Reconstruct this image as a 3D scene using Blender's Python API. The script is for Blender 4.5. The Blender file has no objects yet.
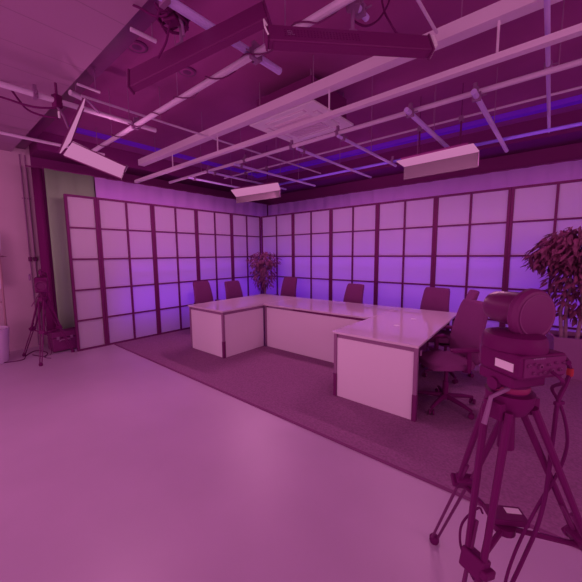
import bpy, math, random
from mathutils import Vector, Matrix
random.seed(7)
PI = math.pi
UZ = Vector((0, 0, 1))
SC = bpy.context.scene
COL = SC.collection

# ------------------------------------------------------------------ camera model (f in pixels of a 582 frame)
F, YAW, PITCH, ROLL = 317.18, -0.7052, -0.1160, -0.0083
CAM = Vector((6.3103, -6.1679, 1.6524))
_fw = Vector((math.sin(YAW)*math.cos(PITCH), math.cos(YAW)*math.cos(PITCH), math.sin(PITCH)))
_r0 = Vector((math.cos(YAW), -math.sin(YAW), 0)); _u0 = _r0.cross(_fw)
_rt = _r0*math.cos(ROLL)+_u0*math.sin(ROLL); _up = _u0*math.cos(ROLL)-_r0*math.sin(ROLL)
def ray(x, y): return _fw + _rt*((x-291)/F) - _up*((y-291)/F)
def atd(x, y, d): return CAM + ray(x, y)*d
def atz(x, y, z): r = ray(x, y); return CAM + r*((z-CAM.z)/r.z)
def aty(x, y, Y): r = ray(x, y); return CAM + r*((Y-CAM.y)/r.y)
def atx(x, y, X): r = ray(x, y); return CAM + r*((X-CAM.x)/r.x)
cd = bpy.data.cameras.new('camera'); co = bpy.data.objects.new('camera', cd); COL.objects.link(co)
cd.sensor_fit = 'HORIZONTAL'; cd.sensor_width = 36; cd.lens = F/582*36; cd.clip_start = 0.05
M3 = Matrix((_rt, _up, -_fw)).transposed(); co.matrix_world = Matrix.Translation(CAM) @ M3.to_4x4()
SC.camera = co

# ------------------------------------------------------------------ materials
LC = (1.0, 0.375, 0.715)          # magenta tint given to the lights, stands for the overall colour cast
def lin(c): c /= 255.0; return c/12.92 if c <= .04045 else ((c+.055)/1.055)**2.4
WHITE = (lin(194), lin(118), lin(170))
def look(r, g, b, gain=1.0): return tuple(min(.95, max(.0005, gain*lin(v)/w)) for v, w in zip((r, g, b), WHITE))
MATS = {}
def mat(name, col, rough=.6, metal=0, spec=.3, noise=None, bump=None):
    m = bpy.data.materials.new(name); m.use_nodes = True; nt = m.node_tree; b = nt.nodes['Principled BSDF']
    b.inputs['Base Color'].default_value = (*col, 1); b.inputs['Roughness'].default_value = rough
    b.inputs['Metallic'].default_value = metal; b.inputs['Specular IOR Level'].default_value = spec
    if noise or bump:
        tc = nt.nodes.new('ShaderNodeTexCoord')
    if noise:
        sc, amt = noise
        n = nt.nodes.new('ShaderNodeTexNoise'); n.inputs['Scale'].default_value = sc; n.inputs['Detail'].default_value = 4
        nt.links.new(tc.outputs['Object'], n.inputs['Vector'])
        r = nt.nodes.new('ShaderNodeMapRange'); r.inputs['From Min'].default_value = .3; r.inputs['From Max'].default_value = .7
        r.inputs['To Min'].default_value = 1-amt; r.inputs['To Max'].default_value = 1+amt
        mx = nt.nodes.new('ShaderNodeVectorMath'); mx.operation = 'SCALE'; mx.inputs[0].default_value = col
        nt.links.new(n.outputs['Fac'], r.inputs['Value']); nt.links.new(r.outputs['Result'], mx.inputs['Scale'])
        nt.links.new(mx.outputs['Vector'], b.inputs['Base Color'])
    if bump:
        sc, st = bump
        n2 = nt.nodes.new('ShaderNodeTexNoise'); n2.inputs['Scale'].default_value = sc
        nt.links.new(tc.outputs['Object'], n2.inputs['Vector'])
        bp = nt.nodes.new('ShaderNodeBump'); bp.inputs['Strength'].default_value = st; bp.inputs['Distance'].default_value = .01
        nt.links.new(n2.outputs['Fac'], bp.inputs['Height']); nt.links.new(bp.outputs['Normal'], b.inputs['Normal'])
    MATS[name] = m; return m
def emis(name, col, s):
    m = bpy.data.materials.new(name); m.use_nodes = True; nt = m.node_tree
    b = nt.nodes['Principled BSDF']; b.inputs['Base Color'].default_value = (*[c*.05 for c in col], 1)
    b.inputs['Emission Color'].default_value = (*col, 1); b.inputs['Emission Strength'].default_value = s
    b.inputs['Specular IOR Level'].default_value = 0
    return m
FLOOR = mat('painted_floor', look(152, 78, 134, .96), .42, spec=.8, noise=(1.3, .05), bump=(60, .04))
CARPET = mat('carpet', look(118, 46, 96), .95, spec=.1, noise=(55, .16), bump=(300, .3))
CARPET_EDGE = mat('carpet_edge', look(104, 30, 82), .8, spec=.1)
PLASTER = mat('plaster', look(158, 80, 130), .85, spec=.1, noise=(2, .04))
DARKWALL = mat('dark_wall', look(96, 16, 74), .9, spec=.1)
SLAB = mat('black_ceiling', look(126, 33, 96), .8, spec=.15, noise=(1.1, .10))
SLOT = mat('ceiling_slot', look(88, 12, 68), .35, spec=.4, noise=(3, .12))
BLACK = mat('black_metal', look(90, 12, 68), .5, spec=.25)
BLACKF = mat('frame_black', look(85, 12, 64), .6, spec=.15)
BLACKG = mat('black_plastic', look(83, 6, 61), .5, spec=.12)
BLACKS = mat('black_satin', look(84, 8, 62), .34, spec=.55)
FABRIC = mat('black_fabric', look(103, 26, 81), .9, spec=.15, noise=(200, .12))
RUBBER = mat('rubber', look(82, 8, 62), .8, spec=.1)
GREYM = mat('desk_grey_metal', look(118, 46, 98), .4, spec=.4)
WHITE_L = mat('white_laminate', look(184, 106, 160), .35, spec=.35)
TOPM = mat('worktop', look(176, 98, 152), .06, spec=.6)
PIPE = mat('painted_pipe', look(168, 92, 150), .5, spec=.3)
PIPEV = mat('aluminium_pipe', look(160, 84, 168), .35, spec=.5)
BEAMW = mat('white_beam', look(178, 100, 156), .55, spec=.3)
BLUEP = mat('pipe_blue_light_tint', look(112, 50, 176), .5, spec=.2)  # blue light put into the pipe's base colour
BLUE_LIGHT_TRIM = mat('trim_painted_blue_light', look(104, 20, 168), .7, spec=.1)  # blue light along the ceiling edge, put into the base colour
ACW = mat('ac_white', look(196, 120, 172), .6, spec=.2)
ACG = mat('ac_grille', look(176, 98, 152), .7, spec=.2)
ROD = mat('thin_rod', look(124, 48, 104), .5, spec=.3)
CLAMPD = mat('dark_metal', look(100, 24, 78), .5, spec=.2)
CLAMP = mat('clamp_metal', look(112, 42, 96), .4, spec=.5)
STEEL = mat('steel_bright', look(190, 116, 168), .35, spec=.6)
CURT = mat('violet_curtain', look(168, 76, 192), .9, spec=.05)
GREEN = mat('green_cloth', look(112, 82, 92), .9, spec=.05)
DRAPE = mat('black_drape', look(84, 9, 62), .9, spec=.05)
LEAF = mat('leaf', look(98, 24, 66), .6, spec=.3, noise=(9, .35))
LEAF2 = mat('leaf_far', look(106, 30, 78), .6, spec=.3, noise=(9, .4))
TRUNK = mat('trunk', look(128, 56, 100), .8, noise=(20, .2))
POT = mat('white_pot', look(170, 92, 156), .5, spec=.3)
GREYPOT = mat('grey_planter', look(124, 46, 104), .7, spec=.2)
SOIL = mat('soil', look(84, 10, 60), .95, noise=(40, .4))
WOOD = mat('pale_wood', look(136, 60, 100), .6)
PAPERW = mat('white_label', look(186, 110, 162), .6)
REDP = mat('red_plug', (.42, .03, .05), .5)
REDB = mat('dark_red_band', look(112, 14, 66), .5)
LAMP = emis('lamp_glow', (.515, .170, .385), 1.0)

def panel_mat():
    m = bpy.data.materials.new('frosted_panel'); m.use_nodes = True; nt = m.node_tree
    for n in list(nt.nodes): nt.nodes.remove(n)
    o = nt.nodes.new('ShaderNodeOutputMaterial'); mx = nt.nodes.new('ShaderNodeMixShader'); mx.inputs[0].default_value = .5
    d = nt.nodes.new('ShaderNodeBsdfDiffuse'); t = nt.nodes.new('ShaderNodeBsdfTranslucent')
    d.inputs['Color'].default_value = (.88, .82, .88, 1); t.inputs['Color'].default_value = (.86, .5, .95, 1)
    nt.links.new(d.outputs[0], mx.inputs[1]); nt.links.new(t.outputs[0], mx.inputs[2]); nt.links.new(mx.outputs[0], o.inputs[0])
    return m
PAPER = panel_mat()
def tile_mat():
    m = mat('ceiling_tile', look(136, 60, 112), .85, spec=.1)
    nt = m.node_tree; b = nt.nodes['Principled BSDF']; tc = nt.nodes.new('ShaderNodeTexCoord')
    sp = nt.nodes.new('ShaderNodeSeparateXYZ'); nt.links.new(tc.outputs['Object'], sp.inputs[0])
    def mth(op, a, bv):
        n = nt.nodes.new('ShaderNodeMath'); n.operation = op
        for i, v in enumerate((a, bv)):
            if isinstance(v, (int, float)): n.inputs[i].default_value = v
            else: nt.links.new(v, n.inputs[i])
        return n.outputs[0]
    fr = mth('FRACT', mth('DIVIDE', mth('ADD', sp.outputs['X'], 10.0-2.69), .455), 0)
    line = mth('LESS_THAN', mth('ABSOLUTE', mth('SUBTRACT', fr, .5), 0), .488)
    mx = nt.nodes.new('ShaderNodeMix'); mx.data_type = 'RGBA'
    c = look(136, 60, 112); mx.inputs['A'].default_value = (*[v*.78 for v in c], 1); mx.inputs['B'].default_value = (*c, 1)
    nt.links.new(line, mx.inputs['Factor']); nt.links.new(mx.outputs['Result'], b.inputs['Base Color'])
    return m
TILE = tile_mat()

# ------------------------------------------------------------------ mesh builder
class MB:
    def __init__(s): s.v = []; s.f = []
    def add(s, vs, fs):
        o = len(s.v); s.v += [Vector(p) for p in vs]; s.f += [[i+o for i in f] for f in fs]; return s
    def box(s, c, d, R=None):
        c = Vector(c); h = Vector(d)*.5; vs = []
        for i in range(8):
            p = Vector((h.x*(1 if i & 1 else -1), h.y*(1 if i & 2 else -1), h.z*(1 if i & 4 else -1)))
            vs.append(c + (R @ p if R else p))
        return s.add(vs, [(0,2,3,1),(4,5,7,6),(0,1,5,4),(2,6,7,3),(0,4,6,2),(1,3,7,5)])
    def span(s, a, b):
        a = Vector(a); b = Vector(b); return s.box((a+b)*.5, [abs(x) for x in b-a])
    def plate(s, q, th):
        # thin slab from a quad, th along its normal (away side)
        q = [Vector(p) for p in q]; n = (q[2]-q[0]).cross(q[3]-q[1]).normalized()*th
        return s.add(q+[p+n for p in q], [(0,1,2,3),(7,6,5,4),(0,4,5,1),(1,5,6,2),(2,6,7,3),(3,7,4,0)])
    def tube(s, pts, r, n=8):
        pts = [Vector(p) for p in pts]; rs = r if isinstance(r, (list, tuple)) else [r]*len(pts)
        t0 = (pts[1]-pts[0]).normalized(); a = t0.orthogonal().normalized(); base = len(s.v); k = len(pts)
        for i, p in enumerate(pts):
            t = (pts[min(i+1, k-1)]-pts[max(i-1, 0)]).normalized()
            a = (a - t*a.dot(t)).normalized(); b = t.cross(a)
            for j in range(n):
                w = 2*PI*j/n; s.v.append(p + (a*math.cos(w)+b*math.sin(w))*rs[i])
        for i in range(k-1):
            for j in range(n):
                j2 = (j+1) % n; s.f.append([base+i*n+j, base+i*n+j2, base+(i+1)*n+j2, base+(i+1)*n+j])
        s.f.append([base+j for j in range(n)][::-1]); s.f.append([base+(k-1)*n+j for j in range(n)])
        return s
    def lathe(s, prof, c, n=24, R=None):
        c = Vector(c); base = len(s.v); k = len(prof)
        for r, z in prof:
            for j in range(n):
                w = 2*PI*j/n; p = Vector((r*math.cos(w), r*math.sin(w), z)); s.v.append(c + (R @ p if R else p))
        for i in range(k-1):
            for j in range(n):
                j2 = (j+1) % n; s.f.append([base+i*n+j, base+i*n+j2, base+(i+1)*n+j2, base+(i+1)*n+j])
        s.f.append([base+j for j in range(n)][::-1]); s.f.append([base+(k-1)*n+j for j in range(n)])
        return s
    def build(s, name, m, parent=None, bev=0, smooth=True, sub=0, solid=0):
        org = ROOTLOC.get(parent, Vector((0,0,0))) if parent else Vector((0,0,0))
        me = bpy.data.meshes.new(name); me.from_pydata([tuple(v-org) for v in s.v], [], s.f); me.materials.append(m)
        me.update()
        if smooth:
            me.polygons.foreach_set('use_smooth', [True]*len(me.polygons)); me.set_sharp_from_angle(angle=math.radians(35))
        o = bpy.data.objects.new(name, me); COL.objects.link(o)
        if parent: o.parent = parent; ROOTLOC[o] = org
        if solid: md = o.modifiers.new('thickness', 'SOLIDIFY'); md.thickness = solid; md.offset = 0
        if bev: md = o.modifiers.new('edge', 'BEVEL'); md.width = bev; md.segments = 2; md.limit_method = 'ANGLE'
        if sub: md = o.modifiers.new('smooth', 'SUBSURF'); md.levels = sub; md.render_levels = sub
        return o
ROOTLOC = {}
def tag(o, label, cat, group=None):
    o['label'] = label; o['category'] = cat
    if group: o['group'] = group
    return o
def thing(name, label, cat, loc=(0,0,0), group=None, world=True):
    o = bpy.data.objects.new(name, None); COL.objects.link(o); o.location = loc; o.empty_display_size = .1
    ROOTLOC[o] = Vector(loc) if world else Vector((0,0,0)); return tag(o, label, cat, group)
def struct(name, mb, m, **k):
    o = mb.build(name, m, **k); o['kind'] = 'structure'; return o
def kids(o): return [c for c in bpy.data.objects if c.parent == o]
def copy_tree(o, parent=None):
    c = o.copy(); COL.objects.link(c); c.parent = parent
    for ch in kids(o): copy_tree(ch, c)
    return c
def rotz(a): return Matrix.Rotation(a, 3, 'Z')

# ------------------------------------------------------------------ the setting
struct('floor', MB().span((-1.1, -10, -.12), (10.5, 1.1, 0)), FLOOR)
struct('wall_left', MB().span((-1.1, -10, 0), (-.95, -4.70, 3.75)), PLASTER)
struct('wall_left.001', MB().span((-1.1, -4.70, 0), (-.95, 1.1, 3.75)), DARKWALL)
struct('wall_back', MB().span((-.95, .95, 0), (10.5, 1.1, 3.75)), DARKWALL)
struct('ceiling', MB().span((-.95, -7.4, 3.42), (10.5, -4.95, 3.5)), TILE)
struct('ceiling.001', MB().span((-.95, -4.95, 3.70), (10.5, .95, 3.85)), SLAB)
struct('ceiling.002', MB().span((-.95, -4.95, 3.50), (10.5, -4.76, 3.56)), SLOT)
struct('trim_1', MB().span((-.95, -4.70, 3.40), (-.38, .95, 3.70)), DARKWALL)
struct('trim_2', MB().span((-.38, .26, 3.40), (10.5, .95, 3.70)), DARKWALL)
struct('trim_3', MB().span((.10, -.32, 3.63), (10.5, -.19, 3.70)), BLUE_LIGHT_TRIM)  # strip whose colour carries the blue light
struct('trim_4', MB().span((.15, -4.4, 3.64), (.24, -.32, 3.70)), BLUE_LIGHT_TRIM)
bb = MB().span((-.95, -10, 0), (-.935, -4.75, .07))
struct('baseboard_left', bb, PLASTER)
# carpet (lies on the floor)
cp = MB().span((.06, -3.90, 0), (10.3, -.02, .012)).build('carpet', CARPET, bev=.004)
tag(cp, 'dark plum carpet spread under the desks and chairs', 'carpet')
ed = MB().span((.06, -3.922, 0), (10.3, -3.90, .013)).build('edging', CARPET_EDGE, cp)

# black drape / column and recess on the left wall
d = thing('black_drape', 'narrow black drape hanging beside the green cloth', 'curtain', (-.55, -4.80, 0))
def folds(a, b, z0, z1, amp, per, seed=0, nseg=None):
    a = Vector((a[0], a[1], 0)); b = Vector((b[0], b[1], 0)); L = (b-a).length; n = nseg or max(12, int(L/per*10)); t = (b-a).normalized(); nn = Vector((-t.y, t.x, 0))
    rnd = random.Random(seed); ph = [rnd.uniform(0, 6) for _ in range(4)]; mb = MB(); vs = []; zs = [z0+(z1-z0)*k/4 for k in range(5)]
    for z in zs:
        for i in range(n+1):
            s_ = L*i/n; o = amp*(math.sin(s_/per*6.283+ph[0])+.5*math.sin(s_/per*2.9+ph[1])+.25*math.sin(s_/per*14+ph[2]))
            p = a+t*s_+nn*o; vs.append((p.x, p.y, z))
    fs = [(k*(n+1)+i, k*(n+1)+i+1, (k+1)*(n+1)+i+1, (k+1)*(n+1)+i) for k in range(4) for i in range(n)]
    return mb.add(vs, fs)
folds((-.52, atx(34, 200, -.52).y), (-.46, -4.66), .02, 3.12, .012, .16, 3).build('cloth', DRAPE, d, solid=.006)
MB().tube([(-.52, -4.86, 3.13), (-.46, -4.64, 3.13)], .014).build('rail', BLACK, d)
g = thing('green_cloth', 'muted green chroma cloth hanging left of the framed panels', 'curtain', (-.4, -4.3, 0))
folds((-.40, -4.64), (-.40, -3.90), .36, 3.11, .010, .30, 5).build('cloth', GREEN, g, solid=.004)
MB().tube([(-.40, -4.66, 3.12), (-.40, -3.88, 3.12)], .014).build('rail', BLACK, g)
c1 = thing('backdrop_curtain', 'violet lit curtain behind the left-hand run of panels', 'curtain', (-.4, -1.6, 0))
folds((-.40, -3.88), (-.40, .66), .03, 3.10, .012, .35, 11).build('cloth', CURT, c1, solid=.004)
MB().tube([(-.40, -3.88, 3.11), (-.40, .7, 3.11)], .014).build('rail', BLACK, c1)
c2 = thing('backdrop_curtain', 'violet lit curtain behind the long right-hand run of panels', 'curtain', (4, .66, 0))
folds((-.36, .66), (9.2, .66), .03, 3.07, .014, .32, 21).build('cloth', CURT, c2, solid=.004)
MB().tube([(-.40, .66, 3.085), (9.2, .66, 3.085)], .014).build('rail', BLACK, c2)
# conduits on the left wall
for i, (yy, lab) in enumerate(((atx(30.3, 261, -.93).y, 'thin wall conduit with small black box, left of its pair'), (atx(35.3, 261, -.93).y, 'thin wall conduit with small black box, next to the black drape'))):
    t = thing('wall_conduit', lab, 'conduit', (-.93, yy, 0), 'conduits on the left wall')
    MB().tube([(-.93, yy, .02), (-.93, yy, 3.4)], .009).build('pipe', ROD, t)
    MB().box((-.915, yy, 1.60), (.04, .05, .075)).build('switch_box', BLACK, t, bev=.004)
    MB().box((-.935, yy, 2.66), (.02, .05, .02)).build('clip', ROD, t)

# ------------------------------------------------------------------ framed panel screens
ROWH = .5313
def screen(name, label, axis, s0, cols, w, group):
    """axis 'y': run along the left (plane x=0), s0 = distance from the corner; axis 'x': along the back (plane y=0)"""
    W = cols*w
    def P(u, n, z): return (n, -(s0+u), z) if axis == 'y' else (s0+u, -n, z)
    root = thing(name, label, 'screen', P(W/2, 0, 0), group)
    fr = MB(); st = .042; dp = .022
    def bar(u0, u1, z0, z1): fr.span(P(u0, -dp, z0), P(u1, dp, z1))
    g_ = .002
    bar(g_, st, .0, 2.668); bar(W-st, W-g_, .0, 2.668)
    zs = [0.014] + [ROWH*k for k in range(1, 5)] + [2.650]
    for k, z in enumerate(zs):
        h = .018 if k in (0, 5) else .0135
        bar(st, W-st, max(.0, z-h), z+h)
    for c in range(1, cols):
        for k in range(5): bar(c*w-.017, c*w+.017, zs[k]+.0135+(.0045 if k == 0 else 0), zs[k+1]-.0135-(.0045 if k == 4 else 0))
    fr.build('frame', BLACKF, root, smooth=False)
    pn = MB()
    for c in range(cols):
        for k in range(5):
            u0, u1 = c*w+.01, (c+1)*w-.01
            pn.add([P(u0, 0, zs[k]), P(u1, 0, zs[k]), P(u1, 0, zs[k+1]), P(u0, 0, zs[k+1])], [(0,1,2,3)])
    pn.build('frosted_panel', PAPER, root, smooth=False)
    return root
ordw = ['first', 'second', 'third', 'fourth', 'fifth', 'sixth', 'seventh']
for i in range(4):
    screen('panel_screen', f'black framed frosted screen of two columns, {ordw[i]} from the corner in the left run', 'y', i*1.0+.02, 2, .5, 'screens of the left run')
screen('panel_screen', 'black framed frosted screen only one column wide, free end of the left run', 'y', 4.02, 1, .48, 'screens of the left run')
for i in range(7):
    screen('panel_screen', f'black framed frosted screen of two columns, {ordw[i]} from the corner in the back run', 'x', i*1.1215+.03, 2, .5607, 'screens of the back run')

# ------------------------------------------------------------------ desks
TOPZ, TT = .765, .026
def post(mb, x, y, s=.045, z1=None): mb.span((x-s/2, y-s/2, .02), (x+s/2, y+s/2, z1 or TOPZ-TT))
def desk_top(root, pts, grom=()):
    n = len(pts); mb = MB()
    mb.add([(x, y, TOPZ-TT) for x, y in pts]+[(x, y, TOPZ) for x, y in pts],
           [list(range(n))[::-1], list(range(n, 2*n))]+[(i, (i+1) % n, n+(i+1) % n, n+i) for i in range(n)])
    o = mb.build('worktop', TOPM, root, bev=.004, smooth=False)
    for x, y in grom: MB().lathe([(.0, 0), (.035, 0), (.035, .003), (.03, .004), (0, .004)], (x, y, TOPZ), 20).build('grommet', STEEL, o)
# left wing
L = thing('studio_desk', 'white panelled desk forming the left wing, its end towards the bare floor', 'desk', (1.85, -2.1, 0), 'desks of the U')
desk_top(L, [(1.36, -3.155), (2.335, -3.155), (2.335, -1.20), (1.29, -1.22)])
FEET = .27
def leg(root, x, y, foot=False):
    pm = MB(); post(pm, x, y, .038); o = pm.build('leg', GREYM, root, bev=.003)
    if foot: MB().span((x-.0215, y-.0215, 0), (x+.0215, y+.0215, FEET)).build('foot', BLACK, o, bev=.002)
for x, y, f_ in ((1.405, -3.125, 0), (2.308, -3.125, 1), (2.308, -1.25, 0), (1.36, -1.25, 0)): leg(L, x, y, f_)
MB().span((1.425, -3.132, .001), (2.288, -3.112, .692)).build('end_panel', WHITE_L, L, bev=.002)
MB().span((2.298, -3.105, .001), (2.318, -2.245, .692)).build('side_panel', WHITE_L, L, bev=.002)
MB().span((1.425, -3.120, .692), (2.288, -3.085, TOPZ-TT)).span((2.27, -3.10, .692), (2.305, -1.27, TOPZ-TT)).build('rail', GREYM, L)
# centre
Cn = thing('studio_desk', 'white panelled long desk across the middle of the U', 'desk', (3.35, -1.7, 0), 'desks of the U')
desk_top(Cn, [(2.338, -2.245), (4.362, -2.215), (4.362, -1.14), (2.338, -1.20)])
for x, y in ((2.36, -2.215), (2.36, -1.25), (4.335, -1.19), (4.335, -2.19)): leg(Cn, x, y)
MB().span((2.382, -2.225, .001), (4.312, -2.205, .705)).build('front_panel', WHITE_L, Cn, bev=.002)
MB().span((2.38, -2.205, .705), (4.315, -2.17, TOPZ-TT)).build('rail', BLACK, Cn)
MB().span((2.42, -2.222, .712), (2.98, -2.206, .732)).build('rail_cover', GREYM, Cn)
# right wing
Rr = thing('studio_desk', 'white panelled desk forming the right wing, nearest the pan-tilt camera', 'desk', (4.85, -2.1, 0), 'desks of the U')
desk_top(Rr, [(4.366, -3.17), (5.335, -3.17), (5.215, -1.10), (4.366, -1.14)], ((4.83, -2.45), (4.86, -1.95)))
for x, y, f_ in ((4.405, -3.14, 1), (5.308, -3.14, 1), (4.40, -1.19, 0), (5.17, -1.16, 0)): leg(Rr, x, y, f_)
MB().span((4.425, -3.147, .001), (5.288, -3.127, .692)).build('end_panel', WHITE_L, Rr, bev=.002)
MB().span((4.425, -3.135, .692), (5.288, -3.10, TOPZ-TT)).build('rail', GREYM, Rr)
MB().span((4.39, -3.115, .0), (4.41, -2.23, .69)).build('inner_panel', BLACK, Rr)
MB().span((4.80, -3.10, .02), (4.82, -1.22, TOPZ-TT)).build('added_shade_panel', BLACK, Rr)  # added dark panel, stands in for the shade under the desk
MB().box((5.331, -3.08, .675), (.010, .035, .05)).build('socket', ROD, Rr, bev=.003)

for o in (L, Cn, Rr): o.location.z += .012

# ------------------------------------------------------------------ office chairs
def make_chair():
    root = thing('office_chair', 'x', 'chair', (0,0,0), 'office chairs round the desks', world=False)
    # faces local -y ; backrest at +y
    def back(th, grow=0):
        nu, nz = 8, 12; fr, bk = [], []
        for k in range(nz+1):
            q = k/nz; z = .47+.63*q
            w = (.258-.055*q)*(1-.28*max(0, (.12-q)/.12)**2)
            if q > .95: w -= .014*((q-.95)/.05)**2
            yc = .235+.10*q-.035*math.sin(q*PI)
            for i in range(nu+1):
                u = -1+2*i/nu
                fr.append((u*(w+grow), yc-.03*(1-u*u)*.0+.035*u*u*-1-th*(1-.5*abs(u)**4), z))
                bk.append((u*(w+grow), yc-.035*u*u+th*.4, z))
        m = nu+1; N = len(fr); fs = []
        for k in range(nz):
            for i in range(nu):
                a, b, c, d_ = k*m+i, k*m+i+1, (k+1)*m+i+1, (k+1)*m+i
                fs += [(a, b, c, d_), (N+d_, N+c, N+b, N+a)]
        for k in range(nz):
            fs += [(k*m, (k+1)*m, N+(k+1)*m, N+k*m), (k*m+nu, N+k*m+nu, N+(k+1)*m+nu, (k+1)*m+nu)]
        for i in range(nu):
            fs += [(i, N+i, N+i+1, i+1), (nz*m+i, nz*m+i+1, N+nz*m+i+1, N+nz*m+i)]
        return MB().add(fr+bk, fs)
    b = back(.05); bo = b.build('backrest', FABRIC, root, bev=.012)
    MB().tube([(0, .12, .42), (0, .27, .44), (0, .295, .52), (0, .285, .72)], [.028, .028, .024, .018], 8).build('back_bracket', BLACKG, bo)
    s = MB(); n = 20; prof = [(.80, .43), (1, .445), (1.02, .475), (.98, .50), (.85, .515)]; vs = []
    for k, z in prof:
        for j in range(n):
            w = 2*PI*j/n; cx, sy = math.cos(w), math.sin(w)
            r = 1/(abs(cx)**4+abs(sy)**4)**.25
            vs.append((.245*r*cx*k, -.02+.235*r*sy*k, z-(.02 if sy < -.7 else 0)))
    fs = [(i*n+j, i*n+(j+1) % n, (i+1)*n+(j+1) % n, (i+1)*n+j) for i in range(len(prof)-1) for j in range(n)]
    fs += [list(range(n))[::-1], [4*n+j for j in range(n)]]
    s.add(vs, fs).build('seat', FABRIC, root)
    for sx in (-1, 1):
        a = MB().tube([(sx*.20, .05, .43), (sx*.285, .05, .45), (sx*.29, .05, .52), (sx*.285, .04, .65)], [.018, .02, .022, .024], 8)
        a = a.build('armrest', BLACKG, root)
        MB().box((sx*.28, 0, .665), (.085, .27, .03)).build('arm_pad', BLACKG, a, bev=.012)
    MB().lathe([(.001, .10), (.03, .10), (.03, .27), (.02, .275), (.02, .40), (.09, .405), (.09, .43), (.001, .43)], (0, 0, 0), 16).build('gas_column', BLACKG, root)
    base = MB().lathe([(.001, .085), (.055, .085), (.05, .125), (.001, .13)], (0, 0, 0), 16)
    for k in range(5):
        a = 2*PI*k/5+.3; dx, dy = math.cos(a), math.sin(a)
        base.tube([(dx*.03, dy*.03, .11), (dx*.2, dy*.2, .095), (dx*.315, dy*.315, .075)], [.028, .022, .015], 8)
    base = base.build('star_base', BLACKG, root)
    for k in range(5):
        a = 2*PI*k/5+.3; dx, dy = math.cos(a), math.sin(a); R = rotz(a+.6) @ Matrix.Rotation(PI/2, 3, 'X')
        cb = MB()
        for o_ in (-.018, .018):
            cb.lathe([(.012, -.008), (.027, -.007), (.028, 0), (.027, .007), (.012, .008)], Vector((dx*.315, dy*.315, .0285))+R @ Vector((0, 0, o_)), 14, R)
        cb.tube([(dx*.315, dy*.315, .028), (dx*.315, dy*.315, .078)], .008, 8)
        cb.build('caster', BLACKG, base)
    return root
chair = make_chair()
CH = [((5.45, -2.60, .012), math.atan2(-.72, -.69), .03, 'black office chair in full view at the outer side of the right wing'),
      ((.58, -2.14, .012), 0.05, -.07, 'black office chair furthest left, behind the left wing'),
      ((.90, -1.55, .012), 0.0, -.09, 'black office chair second from the left, before the corner plant'),
      ((1.42, -.74, .012), -PI/2-.05, -.03, 'black office chair just right of the corner plant'),
      ((3.20, -.90, .012), -PI/2-.20, -.085, 'black office chair alone behind the middle of the long desk'),
      ((4.74, -.95, .012), -PI/2-.15, -.06, 'black office chair behind the back end of the right wing'),
      ((5.20, -1.66, .012), PI+.35, .02, 'mostly hidden office chair, only its top showing beyond the chair in full view')]
for i, (loc, ang, dz, lab) in enumerate(CH):
    o = chair if i == 0 else copy_tree(chair)
    o.location = loc; o.rotation_euler = (0, 0, ang+PI/2); o['label'] = lab
    for ch in kids(o):
        if not (ch.name.startswith('star') or ch.name.startswith('gas')): ch.location.z += dz

# ------------------------------------------------------------------ plants
def leaf_cloud(mb, centre, rad, n, size, droop, rnd, hollow=.35, shape=None):
    centre = Vector(centre)
    for _ in range(n):
        while True:
            p = Vector((rnd.uniform(-1, 1), rnd.uniform(-1, 1), rnd.uniform(-1, 1)))
            if hollow < p.length < 1: break
        c = centre+Vector((p.x*rad[0], p.y*rad[1], p.z*rad[2]))
        d = Vector((p.x+rnd.uniform(-.7, .7), p.y+rnd.uniform(-.7, .7), -droop+rnd.uniform(-.6, .5))).normalized()
        sd = d.cross(Vector((rnd.uniform(-.4, .4), rnd.uniform(-.4, .4), 1))).normalized(); nn = sd.cross(d)
        l = size*rnd.uniform(.7, 1.25); w = l*.2
        mb.add([c, c+d*l*.35+sd*w-nn*w*.2, c+d*l*.7+sd*w*.7-nn*w*.3, c+d*l-nn*w*.6, c+d*l*.7-sd*w*.7-nn*w*.3, c+d*l*.35-sd*w-nn*w*.2, c+d*l*.5+nn*w*.2],
               [(0, 1, 6), (1, 2, 6), (2, 3, 6), (3, 4, 6), (4, 5, 6), (5, 0, 6)])
    return mb
rnd = random.Random(3)
pc = thing('potted_tree', 'small weeping indoor tree standing in the corner of the screens', 'plant', (.62, -.52, .012))
MB().lathe([(.001, 0), (.17, 0), (.21, .38), (.19, .38), (.185, .35), (.001, .35)], (.62, -.52, .012), 24).build('pot', GREYPOT, pc)
tr = MB()
for k in range(3): tr.tube([(.60+.02*k, -.52+.02*(k % 2), .35), (.64-.02*k, -.50, .8), (.60+.02*k, -.54, 1.15), (.58+.05*k, -.55+.03*k, 1.5)], [.026, .022, .018, .008], 7)
tr = tr.build('trunk', TRUNK, pc)
f = MB(); leaf_cloud(f, (.62, -.53, 1.52), (.43, .36, .22), 420, .105, .7, rnd, .2); leaf_cloud(f, (.64, -.55, 1.22), (.33, .3, .30), 300, .10, 1.1, rnd, .3)
leaf_cloud(f, (.66, -.57, .95), (.26, .22, .18), 80, .10, 1.3, rnd, .3); f.build('foliage', LEAF2, pc, smooth=False)

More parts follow.
